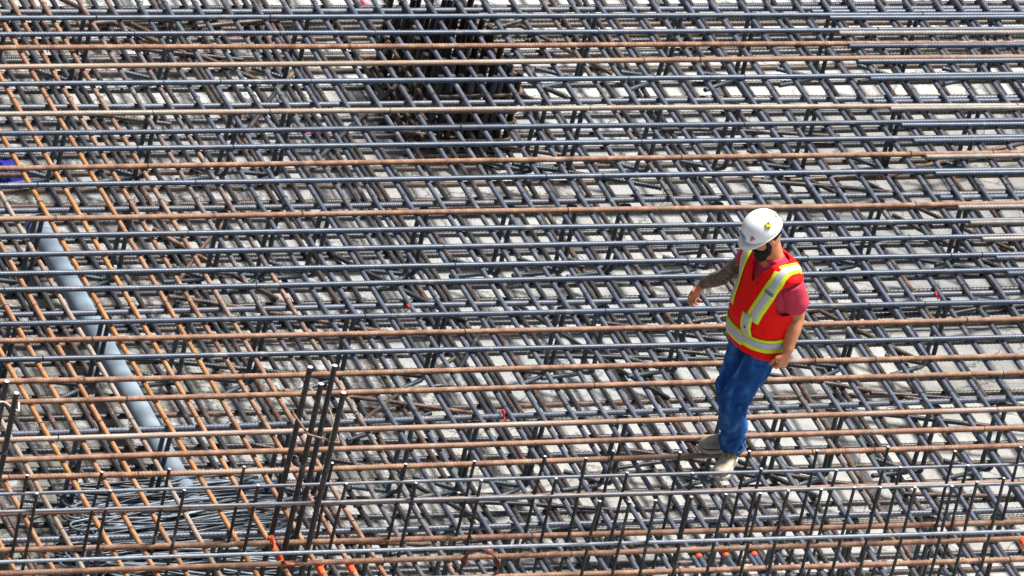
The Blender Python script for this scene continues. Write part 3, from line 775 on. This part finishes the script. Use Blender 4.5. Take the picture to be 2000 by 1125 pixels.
FW = Vector((-0.72, -0.69, 0)).normalized()        # chest direction (local: right, away, up)
LT = Vector((0.69, -0.72, 0)).normalized()         # his left
UP = Vector((0, 0, 1))
# ---- joints
pel = W(-.005, -.075, .93); waist = W(-.008, -.055, 1.08); chest = W(-.012, -.03, 1.28); shc = W(-.030, -.03, 1.42); neckb = W(-.047, -.015, 1.485)
Lsh = shc + LT * .172 + UP * .005; Rsh = shc - LT * .172 - UP * .015
Lel = W(.172, .035, 1.175); Lwr = W(.168, .115, .968)
Rel = W(-.285, -.25, 1.145); Rwr = W(-.388, -.42, .965)
Lhip = pel + LT * .095; Rhip = pel - LT * .095
Lkn = W(-.055, .06, .53); Lan = W(.002, -.105, .115)
Rkn = W(-.098, -.13, .53); Ran = W(-.012, -.275, .13)
# ---- head frame
fh = Vector((-.66, -.42, -.62)).normalized(); sh = fh.cross(UP).normalized() * -1      # his left of the head
uh = sh.cross(fh).normalized() * -1
if uh.z < 0: uh = -uh
if sh.dot(LT) < 0: sh = -sh
hc = W(-.128, .045, 1.648)

def hand(wr, d, palm_n, side, curl, scale=1.0):
    """wrist, pointing direction, palm normal, side of the thumb (unit vector); four fingers and a thumb"""
    d = d.normalized(); side = (side - d * side.dot(d)).normalized(); pn = palm_n - d * palm_n.dot(d); pn = (pn - side * pn.dot(side)).normalized()
    parts = []; s = scale
    parts.append(limb([wr - d * .015, wr + d * .02 * s, wr + d * .055 * s, wr + d * .088 * s], [(.023, .026), (.024 * s, .031 * s), (.017 * s, .040 * s), (.014 * s, .039 * s)], 14, flat=side))
    L4 = [.072, .080, .076, .060]
    for i in range(4):
        b = wr + d * (.085 - .004 * abs(i - 1)) * s + side * (.029 - .0195 * i) * s
        l = L4[i] * s; c = curl + .12 * i
        p1 = b; dirn = d; ptsf = [p1]; ang = c * .45
        for seg, fr in enumerate((.45, .31, .24)):
            dirn = (d * math.cos(ang) + pn * math.sin(ang)).normalized(); ptsf.append(ptsf[-1] + dirn * l * fr); ang += c * .8
        parts.append(limb([b - d * .02] + ptsf[:], [.0095 * s, .0098 * s, .0092 * s, .0085 * s, .0072 * s], 10))
    tb = wr + d * .028 * s + side * .030 * s
    td = (d * .70 + side * .62 + pn * .35).normalized(); t2 = (d * .93 + side * .15 + pn * .4).normalized()
    parts.append(limb([tb - side * .012, tb + td * .032 * s, tb + td * .032 * s + t2 * .03 * s, tb + td * .032 * s + t2 * .052 * s], [.0135 * s, .012 * s, .0105 * s, .008 * s], 10))
    return parts

body = []
body.append(smooth_limb([pel + UP * .03, waist, chest, shc + UP * -.02], [(.11, .085), (.13, .10), (.14, .10), (.11, .07)], 20))
body.append(limb([neckb - UP * .05 + FW * -.01, neckb + FW * .0, neckb.lerp(hc, .55) - fh * .015, hc - fh * .02 - uh * .04], [.072, .066, .060, .06], 18))
body.append(ellipsoid(hc, (sh * .077, fh * .097, uh * .112), 20, 14))
body.append(ellipsoid(hc + fh * .045 - uh * .075, (sh * .052, fh * .052, uh * .05), 16, 10))           # jaw
body.append(limb([hc + fh * .088 + uh * .005, hc + fh * .105 - uh * .025, hc + fh * .103 - uh * .035], [.010, .014, .012], 10))   # nose
for s in (1, -1):
    body.append(ellipsoid(hc + sh * .078 * s - fh * .008 - uh * .012, (sh * .012, fh * .018, uh * .032), 10, 8))
    body.append(smooth_limb([(Lhip, Rhip)[s < 0], (Lkn, Rkn)[s < 0], (Lan, Ran)[s < 0]], [.060, .046, .038], 14))
body.append(smooth_limb([Lsh, Lsh.lerp(Lel, .45), Lel, Lel.lerp(Lwr, .35), Lwr.lerp(Lel, .12), Lwr], [.040, .048, .045, .047, .034, .028], 16))
body.append(smooth_limb([Rsh, Rsh.lerp(Rel, .45), Rel, Rel.lerp(Rwr, .35), Rwr.lerp(Rel, .12), Rwr], [.046, .048, .044, .046, .034, .028], 16))
dl = (Lwr - Lel).normalized(); dl = (dl + UP * -.5 + Vector((-.2, 0, 0))).normalized()
body += hand(Lwr, dl, Vector((-.75, .65, 0)), FW + UP * -.1, 1.35, 1.05)
dr = (W(-.455, -.445, .80) - Rwr).normalized()
body += hand(Rwr, dr, Vector((.55, .5, -.3)), FW, .75, 1.08)
bme = fuse('body', body, [SKIN], 0.0052, 3)
tat = bme.attributes.new('tattoo', 'FLOAT', 'POINT')
vals = np.zeros(len(bme.vertices), np.float32)
ax0, ax1 = Rsh, Rwr + (Rwr - Rel).normalized() * -.005
for i, v in enumerate(bme.vertices):
    co = v.co
    if co.x < -.17 and co.z < 1.46 and co.z > .9:
        dd = min((co - Rsh.lerp(Rel, q / 10)).length for q in range(11)); d2 = min((co - Rel.lerp(Rwr, q / 10)).length for q in range(11))
        if min(dd, d2) < .075 and (co - Rwr).dot((Rwr - Rel).normalized()) < -.008: vals[i] = 1.0
tat.data.foreach_set('value', vals)
bo = link('body', bme, man)
for s in (1, -1):
    e = link('eye', mesh_of('eye', *ellipsoid(hc + fh * .088 + sh * .030 * s + uh * .008, (sh * .012, fh * .008, uh * .009), 12, 8), EYEW), man)
    link('iris', mesh_of('iris', *ellipsoid(hc + fh * .0945 + sh * .030 * s + uh * .006, (sh * .005, fh * .003, uh * .005), 10, 6), BLACKC), e)
MOUTH = simple('lips', (0.40, 0.12, 0.09), 0.5, 0.1, 60, 0)
link('mouth', mesh_of('mouth', *ellipsoid(hc + fh * .101 - uh * .066, (sh * .022, fh * .006, uh * .006), 12, 8), MOUTH), man)
beard = [ellipsoid(hc + fh * .058 - uh * .088, (sh * .062, fh * .055, uh * .052), 16, 10), ellipsoid(hc + fh * .075 - uh * .118, (sh * .042, fh * .042, uh * .045), 14, 8), ellipsoid(hc + fh * .095 - uh * .05, (sh * .03, fh * .012, uh * .009), 12, 8)]
for s in (1, -1): beard.append(limb([hc + sh * .073 * s + fh * .012 + uh * .015, hc + sh * .068 * s + fh * .018 - uh * .045, hc + sh * .05 * s + fh * .04 - uh * .085], [.011, .018, .026], 10))
link('beard', fuse('beard', beard, [BLACKC], .005, 2), man)
hair = [ellipsoid(hc - fh * .012 + uh * .012, (sh * .0825, fh * .099, uh * .112), 18, 12)]
V, F = ellipsoid(hc - fh * .018 + uh * .004, (sh * .082, fh * .092, uh * .108), 26, 18)
F2 = [f for f in F if all(((V[i] - hc).dot(fh) < -.012) and ((V[i] - hc).dot(uh) > -.030) for i in f)]
ho = link('hair', mesh_of('hair', V, F2, BLACKC), man)
sd = ho.modifiers.new('thickness', 'SOLIDIFY'); sd.thickness = .008; sd.offset = 0.5

# ---- hard hat
hup = (uh * .97 - fh * .06).normalized(); hf = (fh - hup * fh.dot(hup)).normalized(); hs = sh
hcn = hc + hup * .035 - hf * .004
def hat_r(th): return hs * (.104 * math.cos(th)) + hf * (.122 * math.sin(th))
secs = []
for i in range(13):
    t = i / 12; a = t * PI / 2
    secs.append([hcn + hup * (.122 * math.sin(a) ** .92 if a > 0 else 0), math.cos(a) ** .8 if t < 1 else .02])
V = []; F = []; n = 48
for c, k in secs:
    for j in range(n):
        th = 2 * PI * j / n; p = c + hat_r(th) * k
        side_ = abs(math.cos(th)) * k
        if side_ < .22 and k < .97: p = p + hup * .007 * (1 - side_ / .22) * min(1, (1 - k) * 6)      # ridge over the crown
        V.append(p)
for i in range(len(secs) - 1):
    for j in range(n): F.append((i * n + j, i * n + (j + 1) % n, (i + 1) * n + (j + 1) % n, (i + 1) * n + j))
F.append(tuple((len(secs) - 1) * n + j for j in range(n)))
hatme = mesh_of('hard_hat', V, F, HATW)
hat = link('hard_hat', hatme, man); sd = hat.modifiers.new('thickness', 'SOLIDIFY'); sd.thickness = .004; sd.offset = 1
V = []; F = []
rings = ((.985, .004), (1.04, -.002), (1.0, -.008), (.985, -.006))
for k, (q, zz) in enumerate(rings):
    for j in range(n):
        th = 2 * PI * j / n; f_ = max(0, math.sin(th)); ext = 1 + (.30 * f_ ** 2.2 if k in (1, 2) else 0)
        V.append(hcn + hat_r(th) * (q * ext) + hup * (zz - (.022 * f_ ** 2 if k in (1, 2) else 0)))
for i in range(4):
    for j in range(n): F.append((i * n + j, i * n + (j + 1) % n, ((i + 1) % 4) * n + (j + 1) % n, ((i + 1) % 4) * n + j))
link('brim', mesh_of('brim', V, F, HATW), hat)
hbv = BVHTree.FromPolygons([tuple(v.co) for v in hatme.vertices], [tuple(p.vertices) for p in hatme.polygons])
def disc_on(bvh, c, dirn, up, rx, ry, off, mat, name, parent, label=None, n=18, th=.0012):
    """thin patch laid on a surface: ray from c+dirn*1 back to c"""
    side = up.cross(dirn).normalized(); u2 = dirn.cross(side).normalized(); V = []; F = []
    rings_ = (0.001, .5, 1.0)
    for q in rings_:
        for j in range(n):
            a = 2 * PI * j / n; p = c + side * rx * q * math.cos(a) + u2 * ry * q * math.sin(a)
            loc, nor, _, _ = bvh.ray_cast(p + dirn * .5, -dirn)
            if loc is None: loc, nor, _, _ = bvh.find_nearest(p)
            if nor.dot(dirn) < 0: nor = -nor
            V.append(loc + nor * off)
    for i in range(2):
        for j in range(n): F.append((i * n + j, i * n + (j + 1) % n, (i + 1) * n + (j + 1) % n, (i + 1) * n + j))
    o = link(name, mesh_of(name, V, F, mat), parent); s_ = o.modifiers.new('thickness', 'SOLIDIFY'); s_.thickness = th; s_.offset = 0
    if label: o['label'] = label
    return o
STY = simple('yellow_green_sticker', (0.60, 0.62, 0.03), 0.4, 0.1, 60, 0); STB = simple('blue_sticker', (0.10, 0.35, 0.62), 0.4, 0.3, 120, 0)
STP = simple('pink_sticker_print', (0.75, 0.20, 0.28), 0.5, 0.4, 150, 0); STD = simple('dark_sticker_print', (0.05, 0.06, 0.03), 0.5, 0.1, 60, 0)
sdir = (sh * .9 - fh * .1 + hup * .45).normalized()
disc_on(hbv, hcn + hup * .040 + hf * -.020, sdir, hup, .019, .019, .0055, STY, 'sticker', hat, 'round yellow-green sticker')
for q in (1, -1): disc_on(hbv, hcn + hup * (.040 + .012 * q) + hf * (-.020 - .007 * q), sdir, hup, .007, .004, .0070, STD, 'sticker', hat)
disc_on(hbv, hcn + hup * .052 + hf * -.075, (sh * .7 - fh * .6 + hup * .3).normalized(), hup, .011, .013, .0055, STY, 'sticker', hat, 'small yellow sticker')
disc_on(hbv, hcn + hup * .050 + hf * -.077, (sh * .7 - fh * .6 + hup * .3).normalized(), hup, .005, .006, .0070, HATW, 'sticker', hat)
sd2 = (sh * .75 + hf * .55 + hup * .35).normalized()
for (a_, b_, rx, ry) in ((.040, .075, .006, .014), (.034, .066, .014, .005), (.044, .063, .005, .008), (.030, .082, .010, .004)):
    disc_on(hbv, hcn + hup * a_ + hf * b_ + sh * .05, sd2, hup, rx, ry, .0055, STP, 'sticker', hat)
disc_on(hbv, hcn + hup * .048 + hf * .07 + sh * .055, sd2, hup, .004, .006, .0055, STD, 'sticker', hat)
disc_on(hbv, hcn + hup * .038 + hf * .12, (hf + hup * .3 + sh * .1).normalized(), hup, .030, .020, .0055, STB, 'sticker', hat, 'blue sticker on the front')

# ---- shirt
shirt = []
def tors(k, dz=0.0):
    S_ = []
    for c, wx, wy, off in ((pel + UP * -.03, .180, .135, .0), (pel + UP * .06, .188, .150, .012), (waist, .190, .160, .022), (waist.lerp(chest, .5), .184, .152, .022), (chest, .178, .136, .012),
                           (chest.lerp(shc, .6), .176, .118, .004), (shc + UP * .0, .165, .092, -.004), (shc + UP * .04, .125, .078, -.006), (neckb + UP * -.005, .085, .074, -.004), (neckb + UP * .018, .074, .072, .0)):
        S_.append((c + FW * off, LT * wx * k, FW * wy * k, .9))
    return S_
shirt.append(loft(tors(.97), 32))
shirt.append(smooth_limb([Lsh - LT * .05 - UP * .03, Lsh - UP * .013, Lsh.lerp(Lel, .35), Lsh.lerp(Lel, .62)], [.05, .066, .077, .083], 20))
shirt.append(smooth_limb([Rsh + LT * .05, Rsh, Rsh.lerp(Rel, .25)], [.052, .066, .066], 20))
sme = fuse('shirt', shirt, [SHIRT], .007, 3)
link('shirt', sme, man)
# ---- vest: body shell, cut low at the arms
vs_ = [(c, a * 1.0, b * 1.0, e) for c, a, b, e in tors(1.075)][:8]
vs_[0] = (pel + UP * -.055 + FW * .0, LT * .205, FW * .158, .9)
vs_[5] = (vs_[5][0] + UP * .01, LT * .226, FW * .126, .9); vs_[6] = (vs_[6][0] + UP * .022, LT * .226, FW * .108, .9); vs_[7] = (vs_[7][0] + UP * .022, LT * .175, FW * .096, .9)
V, F = loft(vs_, 48, cap=True)
vraw = fuse('vest_volume', [(V, F)], [VEST], .007, 4)
vv = [v.co.copy() for v in vraw.vertices]
import bmesh
bmv = bmesh.new(); bmv.from_mesh(vraw)
# open the neck (round at the back, V at the front) and the hem
def neck_hole(p):
    q = p - neckb; f_ = q.dot(FW); l_ = abs(q.dot(LT))
    if q.z < -.16: return False
    r_ = math.hypot(l_, f_ * .95)
    if r_ < .098 and q.z > -.06: return True
    return f_ > .05 and q.z > -.15 and l_ < .075 * (q.z + .15) / .15
def arm_hole(p):
    q = p - shc; l_ = abs(q.dot(LT))
    return ((l_ - .262) / .088) ** 2 + ((q.z + .118) / .14) ** 2 < 1
hem_z = pel.z - .047
dels = [f for f in bmv.faces if neck_hole(f.calc_center_median()) or arm_hole(f.calc_center_median()) or (f.calc_center_median().z < hem_z - .004 and abs(f.normal.z) > .7)]
bmesh.ops.delete(bmv, geom=dels, context='FACES')
vme = bpy.data.meshes.new('vest'); bmv.to_mesh(vme); bmv.free(); vme.materials.append(VEST)
vme.polygons.foreach_set('use_smooth', [True] * len(vme.polygons))
vest = link('vest', vme, man); sd = vest.modifiers.new('thickness', 'SOLIDIFY'); sd.thickness = .004; sd.offset = 1
tv_ = bpy.data.textures.new('vest_folds', 'CLOUDS'); tv_.noise_scale = .06; tv_.noise_depth = 1
dm = vest.modifiers.new('folds', 'DISPLACE'); dm.texture = tv_; dm.strength = .009; dm.mid_level = .5
vb = BVHTree.FromPolygons([tuple(v.co) for v in vraw.vertices], [tuple(p.vertices) for p in vraw.polygons])
def strip(name, path, wd, off, mat, parent, th=.0015, label=None, nw=5, latref=None):
    V = []; F = []; n = len(path)
    for i in range(n):
        p, nor = path[i]; T = (path[min(i + 1, n - 1)][0] - path[max(i - 1, 0)][0]).normalized(); lat = T.cross(nor).normalized()
        for k in range(nw):
            q = p + lat * wd * (k / (nw - 1) - .5)
            loc, nn, _, _ = vb.find_nearest(q)
            if nn.dot(nor) < 0: nn = -nn
            V.append(loc + nn * off)
    for i in range(n - 1):
        for k in range(nw - 1): F.append((i * nw + k, i * nw + k + 1, (i + 1) * nw + k + 1, (i + 1) * nw + k))
    o = link(name, mesh_of(name, V, F, mat), parent); s_ = o.modifiers.new('thickness', 'SOLIDIFY'); s_.thickness = th; s_.offset = 0
    if label: o['label'] = label
    return o
def cast(o, d):
    loc, nor, _, _ = vb.ray_cast(o, d)
    if loc is None: loc, nor, _, _ = vb.find_nearest(o + d * .5)
    return loc, nor
def strap_path(keys, back):
    P = []
    for x, z in keys: P.append(cast(shc + LT * x + UP * (z - shc.z) + FW * .6, -FW))
    x1 = keys[-1][0]
    for t in np.linspace(.075, -.06, 6): P.append(cast(shc + LT * x1 * 1.0 + FW * float(t) + UP * .5, -UP))
    for z in np.linspace(shc.z - .06, 1.0, 9): P.append(cast(shc + LT * (x1 * .9) + UP * (float(z) - shc.z) - FW * .6, FW))
    return P
def lerpkeys(k, n=14):
    out = []
    for i in range(n + 1):
        t = i / n * (len(k) - 1); j = min(int(t), len(k) - 2); f_ = t - j
        out.append((k[j][0] + (k[j + 1][0] - k[j][0]) * f_, k[j][1] + (k[j + 1][1] - k[j][1]) * f_))
    return out
for x0, x1 in ((.092, .152), (-.115, -.145)):
    P = strap_path(lerpkeys([(x0, 1.13), (x1, 1.41)]), True)
    st = strip('shoulder_stripe', P, .088, .009, LIME, vest, label='lime-edged silver stripe over the %s shoulder' % ('left' if x0 > 0 else 'right'))
    strip('reflective_tape', P, .040, .0115, SILVER, st)
    if x0 > 0:
        strip('loop', P[10:12], .056, .014, DGREY, st, nw=4)
wz = [(pel.z + .055)]
def around(z, tilt, a0=0, a1=2 * PI, n=60):
    P = []
    for i in range(n + 1):
        a = a0 + (a1 - a0) * i / n; dd = FW * math.cos(a) + LT * math.sin(a)
        c = pel + UP * (z - pel.z + tilt * math.cos(a)); P.append(cast(c + dd * .6, -dd))
    return P
P = around(.985, -.012)
wb = strip('waist_stripe', P, .098, .009, LIME, vest, label='lime-edged silver stripe round the waist')
strip('reflective_tape', P, .046, .0115, SILVER, wb)
# pocket with its own stripe on the left breast, flap overlapping the waist
Pp = [cast(shc + LT * .062 + UP * (z - shc.z) + FW * .6, -FW) for z in np.linspace(1.02, 1.16, 6)]
pk = strip('pocket_stripe', Pp, .075, .0135, LIME, vest); strip('reflective_tape', Pp, .042, .0155, SILVER, pk)
disc_on(vb, Pp[2][0], FW, UP, .006, .006, .0180, DARKC, 'snap', pk)
Pf = around(.968, 0, -.75, .28, 16)
fl = strip('waist_flap', Pf, .100, .0145, LIME, vest); strip('reflective_tape', Pf, .064, .017, SILVER, fl)
# tape round the pocket opening on his right hip, with a pen
Ph = around(1.045, 0, -1.75, -1.2, 8); strip('hip_pocket_trim', Ph, .03, .012, LIME, vest)
q = cast(chest - LT * .6 - UP * .10 + FW * .05, LT)[0]
link('pen', mesh_of('pen', *limb([q + UP * -.03 - LT * .006, q + UP * .03 - LT * .01], [.007, .007], 8), PURP), vest)
disc_on(vb, shc + FW * .12 - UP * .07 + LT * .045, FW, UP, .006, .006, .006, DARKC, 'snap', vest)

# ---- jeans
def ring_leg(hip, kn, an, knee_f):
    h0 = hip + UP * .02
    P = curve([h0, hip.lerp(kn, .5), kn, kn.lerp(an, .5), an.lerp(kn, .22), an + UP * .035], 6)
    base = [(0, .094), (.2, .086), (.4, .079), (.5, .078), (.6, .077), (.75, .074), (.86, .073), (.93, .076), (1, .072)]
    rs = []
    for i in range(len(P)):
        t = i / (len(P) - 1)
        for (a, ra), (b, rb) in zip(base, base[1:]):
            if a <= t <= b: r_ = ra + (rb - ra) * (t - a) / (b - a); break
        fold = .0035 * math.sin(i * 2.1) * (1 if .36 < t < .6 else .3) + (.006 * math.sin(i * 2.6) if t > .78 else 0)
        rs.append(r_ + fold)
    return limb(P, rs, 24)
jeans = [loft([(pel + UP * z + FW * f_, LT * a, FW * b, .92) for z, a, b, f_ in ((.10, .165, .128, .01), (.04, .170, .132, .0), (-.02, .168, .128, -.005), (-.08, .150, .112, -.008), (-.12, .10, .08, -.008))], 28),
         ring_leg(Lhip - UP * .03, Lkn, Lan, 1), ring_leg(Rhip - UP * .03, Rkn, Ran, 1)]
jme = fuse('jeans', jeans, [DENIM], .0065, 2)
jo = link('jeans', jme, man)
tx = bpy.data.textures.new('denim_folds', 'CLOUDS'); tx.noise_scale = .08; tx.noise_depth = 1
dm = jo.modifiers.new('folds', 'DISPLACE'); dm.texture = tx; dm.strength = .014; dm.mid_level = .5
tw = bpy.data.textures.new('denim_creases', 'WOOD'); tw.wood_type = 'BANDNOISE'; tw.noise_scale = .09; tw.turbulence = 14
vg = jo.vertex_groups.new(name='creases')
for v_ in jme.vertices:
    z_ = v_.co.z; k_ = max(math.exp(-((z_ - .54) / .10) ** 2), 1.1 * math.exp(-((z_ - .20) / .07) ** 2), .6 * math.exp(-((z_ - .84) / .06) ** 2), .18)
    vg.add([v_.index], min(1, k_), 'REPLACE')
dm = jo.modifiers.new('creases', 'DISPLACE'); dm.texture = tw; dm.strength = .020; dm.mid_level = .5; dm.vertex_group = 'creases'; dm.texture_coords = 'LOCAL'
HEM = cloth('pale_denim_hem', (0.28, 0.40, 0.58), 0.2, 20)
for an, kn in ((Lan, Lkn), (Ran, Rkn)):
    dn_ = (an - kn).normalized(); c = an + UP * .030
    V, F = loft([(c + dn_ * z, Vector((.077, 0, 0)), Vector((0, .077, 0))) for z in (-.008, .004, .012)] + [(c + dn_ * .012, Vector((.055, 0, 0)), Vector((0, .055, 0)))], 24, cap=False)
    link('hem', mesh_of('hem', V, F, HEM), jo)

# ---- boots
def boot(ank, toe_dir, zs, pitch=0.0):
    x = Vector((toe_dir[0], -toe_dir[1], 0)).normalized(); yv = UP.cross(x)
    o = Vector((ank.x, ank.y, zs)) - x * .045
    def P(a, b, c): return o + x * a + yv * b + UP * c
    secs = []
    for a, hw, h_ in ((-.045, .022, .05), (-.035, .034, .075), (0, .040, .085), (.05, .041, .088), (.10, .045, .078), (.15, .051, .060), (.19, .051, .052), (.22, .042, .045), (.238, .024, .034)):
        secs.append((P(a, 0, .018 + h_ / 2), yv * hw, UP * (h_ / 2), .8))
    shaft = [(P(a, 0, z), x * r1, yv * r2) for a, z, r1, r2 in ((.03, .06, .062, .042), (.028, .11, .058, .044), (.024, .15, .054, .046), (.02, .185, .055, .047))]
    up_ = fuse('boot', [loft(secs, 20), loft(shaft, 20)], [BOOTM], .006, 3)
    b = link('boot', up_, man)
    outl = [(-.055, 0), (-.045, .030), (-.01, .041), (.05, .041), (.10, .046), (.15, .055), (.20, .053), (.235, .032), (.248, 0)]
    outl = outl + [(a, -c) for a, c in outl[-2:0:-1]]
    n = len(outl); V = [P(a, c, 0) for a, c in outl] + [P(a, c, .022) for a, c in outl]
    F = [tuple(range(n))[::-1], tuple(range(n, 2 * n))] + [(i, (i + 1) % n, n + (i + 1) % n, n + i) for i in range(n)]
    link('sole', mesh_of('sole', V, F, SOLEM, False), b)
    for i, a in enumerate((.115, .095, .076, .060)):
        z = .098 + .014 * i; zz = .02 + (.080 - (a - .06) * .25) + .008 * i
        link('lace', mesh_of('lace', *limb([P(a - .004, -.030, zz - .010), P(a + .004, -.012, zz + .004), P(a, .012, zz + .004), P(a + .004, .030, zz - .010)], [.0042] * 4, 8), LACE), b)
    link('tongue', mesh_of('tongue', *limb([P(.10, 0, .09), P(.078, 0, .125), P(.07, 0, .16)], [(.006, .022), (.006, .026), (.005, .028)], 12), LACE), b)
    return b
boot(Lan + W(0, .02, 0), (-.22, .97), .0165)['label'] = 'pale boot on the left foot, nearer the viewer'
boot(Ran, (-.86, .50), .0165)['label'] = 'pale boot on the right foot, behind'
